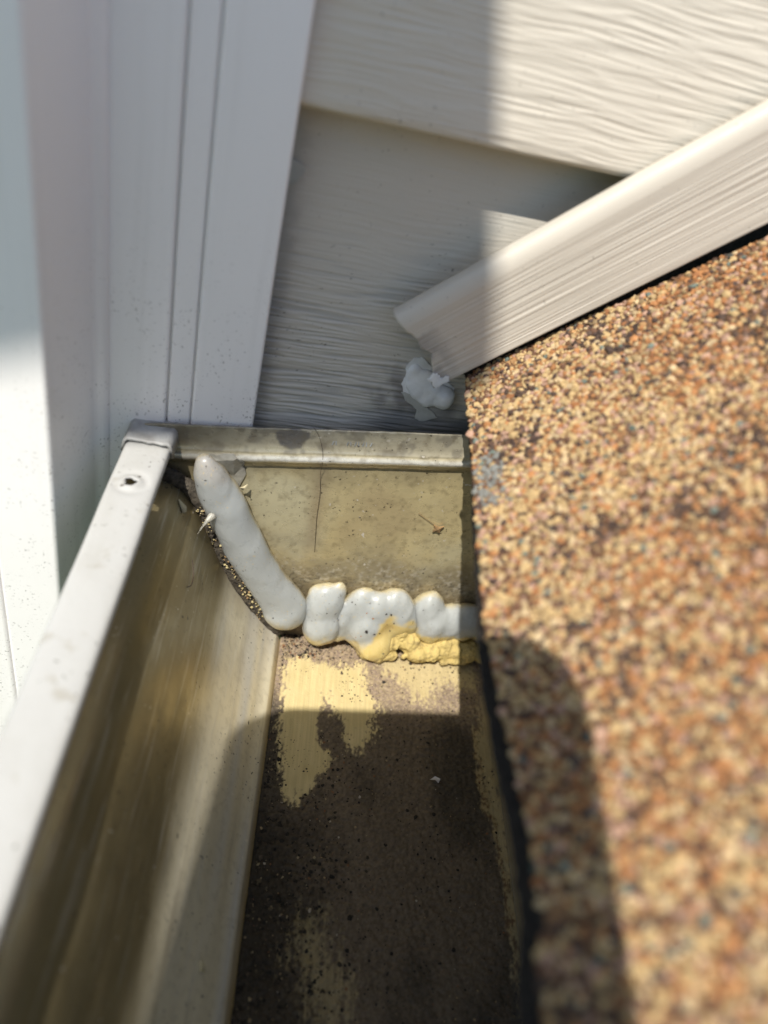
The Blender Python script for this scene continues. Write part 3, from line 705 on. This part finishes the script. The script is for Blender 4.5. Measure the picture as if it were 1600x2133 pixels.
# granules pressed into the asphalt
sp_ = 1.0
ny_, nr_ = int(215 / sp_), int(118 / sp_)
gy, gr = np.meshgrid(-204 + np.arange(ny_) * sp_, np.arange(nr_) * sp_ - 4, indexing='ij')
gy = gy.ravel() + rng.uniform(-.55, .55, gy.size); gr = gr.ravel() + rng.uniform(-.55, .55, gr.size)
ee = np.interp(gy, ey, er)
keep = (gr > ee + .25) & ~((gy < -134.8 - .12 * gr) & (gy > -138.2) & (gr < 7 + 3 * np.sin(gy * 2))) & (gy < 11) & (rng.random(gy.size) < .93)
keep &= gr < 36 + (gy + 155) * .36 + 12
gy, gr, ee = gy[keep], gr[keep], ee[keep]; n = len(gy)
R = np.clip(rng.lognormal(math.log(.72), .22, n), .42, 1.15)
tan = sstep(.40, .62, fbm(gy * .03 + 2, gr * .035, 3, 44) + .34 * sstep(-85, -25, gy) * sstep(46, 10, gr) - .02)
pal = np.array([(.54, .39, .18), (.60, .46, .25), (.45, .215, .08), (.36, .16, .06), (.17, .09, .05), (.085, .055, .042), (.47, .30, .20), (.16, .20, .16), (.50, .29, .12)])
pA = np.array([.36, .16, .07, .03, .09, .08, .13, .02, .06]); pB = np.array([.21, .09, .23, .10, .13, .08, .12, .02, .11])
pr_ = pA[None] * tan[:, None] + pB[None] * (1 - tan[:, None]); pr_ = np.cumsum(pr_ / pr_.sum(1)[:, None], 1)
ci = (rng.random(n)[:, None] > pr_).sum(1).clip(0, 8); gc = pal[ci] * rng.uniform(.78, 1.18, (n, 1))
dark = sstep(.56, .68, fbm(gy * .10, gr * .10, 4, 58)) + sstep(.42, .62, fbm(gy * .16, gr * .16, 3, 63)) * sstep(22, 60, gr) * .6
gc = mix(gc, np.array([.075, .05, .036]) * rng.uniform(.6, 1.6, (n, 1)), np.clip(dark, 0, 1) * (rng.random(n) < .42))
gc = gc * np.array([.82, .80, .84])
gc = np.where(((gy > -49) & (gy < -30) & (gr < 7) & (rng.random(n) < .6))[:, None], np.array([(.2, .2, .18)]), gc)
hh = rng.uniform(-.1, .35, n)
o = scatter('granules', Rf(gy, gr, hh), R * MM, np.tile(RN, (n, 1)), GRAN, gc, roof, .8, rough=.18)
o['kind'] = 'stuff'
Lf = np.array([8., 140]); Hf = np.array([20., 40])
V = np.stack([W(A0[0] + dirv[0] * Lf - up_[0] * h_, np.full(2, -3.2), A0[1] + dirv[1] * Lf - up_[1] * h_) for h_ in Hf], 1)
sheet('gap_shade_strip', V, ASPH, roof, thick=.0006)  # dark strip added to stand in for the black shade under the trim
# sparse granules clinging to the cut edge
n = 260; gy = rng.uniform(-200, 11, n); e = np.interp(gy, ey, er)
o = scatter('edge_granules', Rf(gy, e + .1, rng.uniform(-2.6, -.3, n)), rng.uniform(.3, .7, n) * MM, np.tile(-RD, (n, 1)), GRAN, pal[rng.choice([4, 5, 5, 7, 6, 2], n)] * .5, roof, .8); o['kind'] = 'stuff'

# ------------------------------------------------------------------ little debris
def strand(name, pts, r, mat, label, cat):
    P = chaikin(np.array(pts, float), 3); n = len(P); V = []; F = []
    for i, p in enumerate(P):
        t = unit(P[min(i + 1, n - 1)] - P[max(i - 1, 0)]); a = unit(np.cross(t, (0.3, 1, .2))); b = np.cross(t, a)
        for k in range(5): V.append(p + r * (a * math.cos(k * 1.2566) + b * math.sin(k * 1.2566)))
    for i in range(n - 1):
        for k in range(5): F.append([i * 5 + k, i * 5 + (k + 1) % 5, i * 5 + 5 + (k + 1) % 5, i * 5 + 5 + k])
    return tag(mk(name, V, F, mat), label, cat)
hp = [(9.3, -127.8), (10.6, -129.2), (11.9, -131.5), (13.4, -135.5), (13.9, -139.5), (14.2, -145), (15.6, -151.9), (16.1, -161.9), (17.2, -170), (18.2, -178)]
strand('hair', [W(a, float(capw(-130 + .105 * a - b)) + .35, b) for a, b in hp], 0.00007, HAIR, 'long dark hair hanging down the middle of the end cap', 'hair')
def chip(name, pts, mat, label, cat, thick=.0004):
    P = np.array(pts, float); n = len(P); nn = unit(np.cross(P[1] - P[0], P[2] - P[0])); V = np.concatenate([P, P + nn * thick, [P.mean(0) + nn * thick * 1.8]])
    F = [list(range(n))[::-1]] + [[i, (i + 1) % n, n + (i + 1) % n, n + i] for i in range(n)] + [[n + i, n + (i + 1) % n, 2 * n] for i in range(n)]
    return tag(recalc(mk(name, V, F, mat, None, False)), label, cat)
def onfront(x, y, lift=.0005):                    # a point on the gutter's front wall
    i = np.argsort(pr[:, 0]); z = np.interp(x, pr[i, 0], pr[i, 1]); return np.array([x * MM, y * MM, z * MM]) + np.array([.7, 0, .7]) * lift
chip('paint_chip', [onfront(-25.4, -9.8), onfront(-23.2, -9.4), onfront(-22.8, -11), onfront(-23.4, -12.6), onfront(-24.6, -11)], CHIP, 'cream triangular paint chip stuck on the front wall under the lip', 'paint chip')
F0 = ZF + .0012
chip('white_flake', [(.0672, -.0494, F0), (.0688, -.0482, F0 + .0004), (.0706, -.0488, F0 + .0002), (.0700, -.0502, F0), (.0688, -.0495, F0 + .0005)], WHITE, 'tiny white flake lying on the shaded brown sediment', 'flake')
lw = lambda a, b: W(a, float(capw(-130 + .105 * a - b)) + .5, b)
chip('leaf_crumb', [lw(54.6, -160.6), lw(56.6, -161.4), lw(58.2, -160.8), lw(57.4, -162.4), lw(57.6, -164), lw(56.2, -163.2), lw(55.0, -163.6), lw(55.4, -162)], LEAF, 'brown dry leaf crumb stuck on the right half of the end cap', 'leaf')
strand('scratch_fibre', [lw(48.4, -156.4), lw(51, -158.2), lw(54.8, -160.6)], .0001, LEAF, 'thin tan fibre trailing from the leaf crumb on the end cap', 'fibre')
strand('short_fibre', [onfront(-18.6, -22), onfront(-17.4, -25), onfront(-17.2, -29), onfront(-18.2, -32)], .00014, HAIR, 'short dark curved fibre on the gutter front wall', 'fibre')
chip('pale_speck', [onfront(3, -112, .0008), onfront(4.2, -112.6, .0008), onfront(4.4, -114, .0008), onfront(3.2, -114.2, .0008)], CHIP, 'small tan speck low on the sunlit front wall', 'speck', .0006)
chip('cream_curl', [W(-8.8, 1.5, -152.2), W(-7.4, 2.6, -151.4), W(-6.6, 1.2, -150.8), W(-7.0, 1.0, -152), W(-8.2, 1.2, -153.6)], CHIP, 'cream curl of dried film beside the top of the diagonal bead', 'film')

# ------------------------------------------------------------------ what shades the place: roof overhang above, phone that takes the picture
uS = unit(np.cross(S, (0, 0, 1))); vS = np.cross(uS, S)
K = uS * .0500 + vS * -.034 - S * .72
dA = unit((-1, 0, -.5)); dB = np.array([0, 1, 0])
L1, L2 = .22, K[1] * -1 + .05
q = [K, K + dA * L1, K + dA * L1 + dB * L2, K + dB * L2]
# rounded corner at K
cor = [K + dA * (.012 * (1 - t) ** 2) + dB * (.012 * t ** 2) for t in np.linspace(0, 1, 6)]
outl = cor[::-1] + [K + dA * L1, K + dA * L1 + dB * L2, K + dB * L2]
outl = [K + dB * L2] + cor[::-1] + [K + dA * L1, K + dA * L1 + dB * L2]
nU = unit(np.cross(dA, dB)); nU = nU if nU[2] > 0 else -nU
V = np.array(outl + [p + nU * .02 for p in outl]); n = len(outl)
F = [list(range(n)), [n + i for i in range(n)][::-1]] + [[i, (i + 1) % n, n + (i + 1) % n, n + i] for i in range(n)]
ea = recalc(mk('roof_overhang', V, F, SOFFIT, None, False))
tag(ea, 'painted soffit board of the roof overhang above the corner trim', 'roof overhang')

ph = empty('smartphone', (0, -.18, 0), 'black smartphone held above the gutter casting the rounded shadow', 'phone')
def camw(x, y, z): return np.array([0, -.18, 0]) + RC @ np.array([x, y, z]) * MM
def rrect(x0, x1, y0, y1, r, k=10):
    o = []
    for cx_, cy_, a0 in ((x1 - r, y0 + r, -90), (x1 - r, y1 - r, 0), (x0 + r, y1 - r, 90), (x0 + r, y0 + r, 180)):
        for i in range(k + 1):
            a = math.radians(a0 + 90 * i / k); o.append((cx_ + r * math.cos(a), cy_ + r * math.sin(a)))
    return o
def slabp(name, outline, z0, z1, mat):
    n = len(outline); V = [camw(a, b, z0) for a, b in outline] + [camw(a, b, z1) for a, b in outline]
    F = [list(range(n)), [n + i for i in range(n)][::-1]] + [[i, (i + 1) % n, n + (i + 1) % n, n + i] for i in range(n)]
    return recalc(mk(name, V, F, mat, ph, False))
slabp('case', rrect(-62, 24.3, -35, 128, 15), -12, -5, BLACK)
slabp('screen', rrect(-58, 20.3, -31, 124, 12), -12.6, -12, m_flat('dark glass', (.01, .01, .012), .1, .5))
slabp('camera_island', rrect(-20, 20, -31, 9, 9), -5, -3.6, BLACK)
for cx_, cy_ in ((0, 0), (0, -21), (-17, -11)):
    slabp('camera_ring', rrect(cx_ - 7, cx_ + 7, cy_ - 7, cy_ + 7, 6.99, 8), -3.6, -2.4, m_flat('lens ring', (.05, .05, .055), .3))
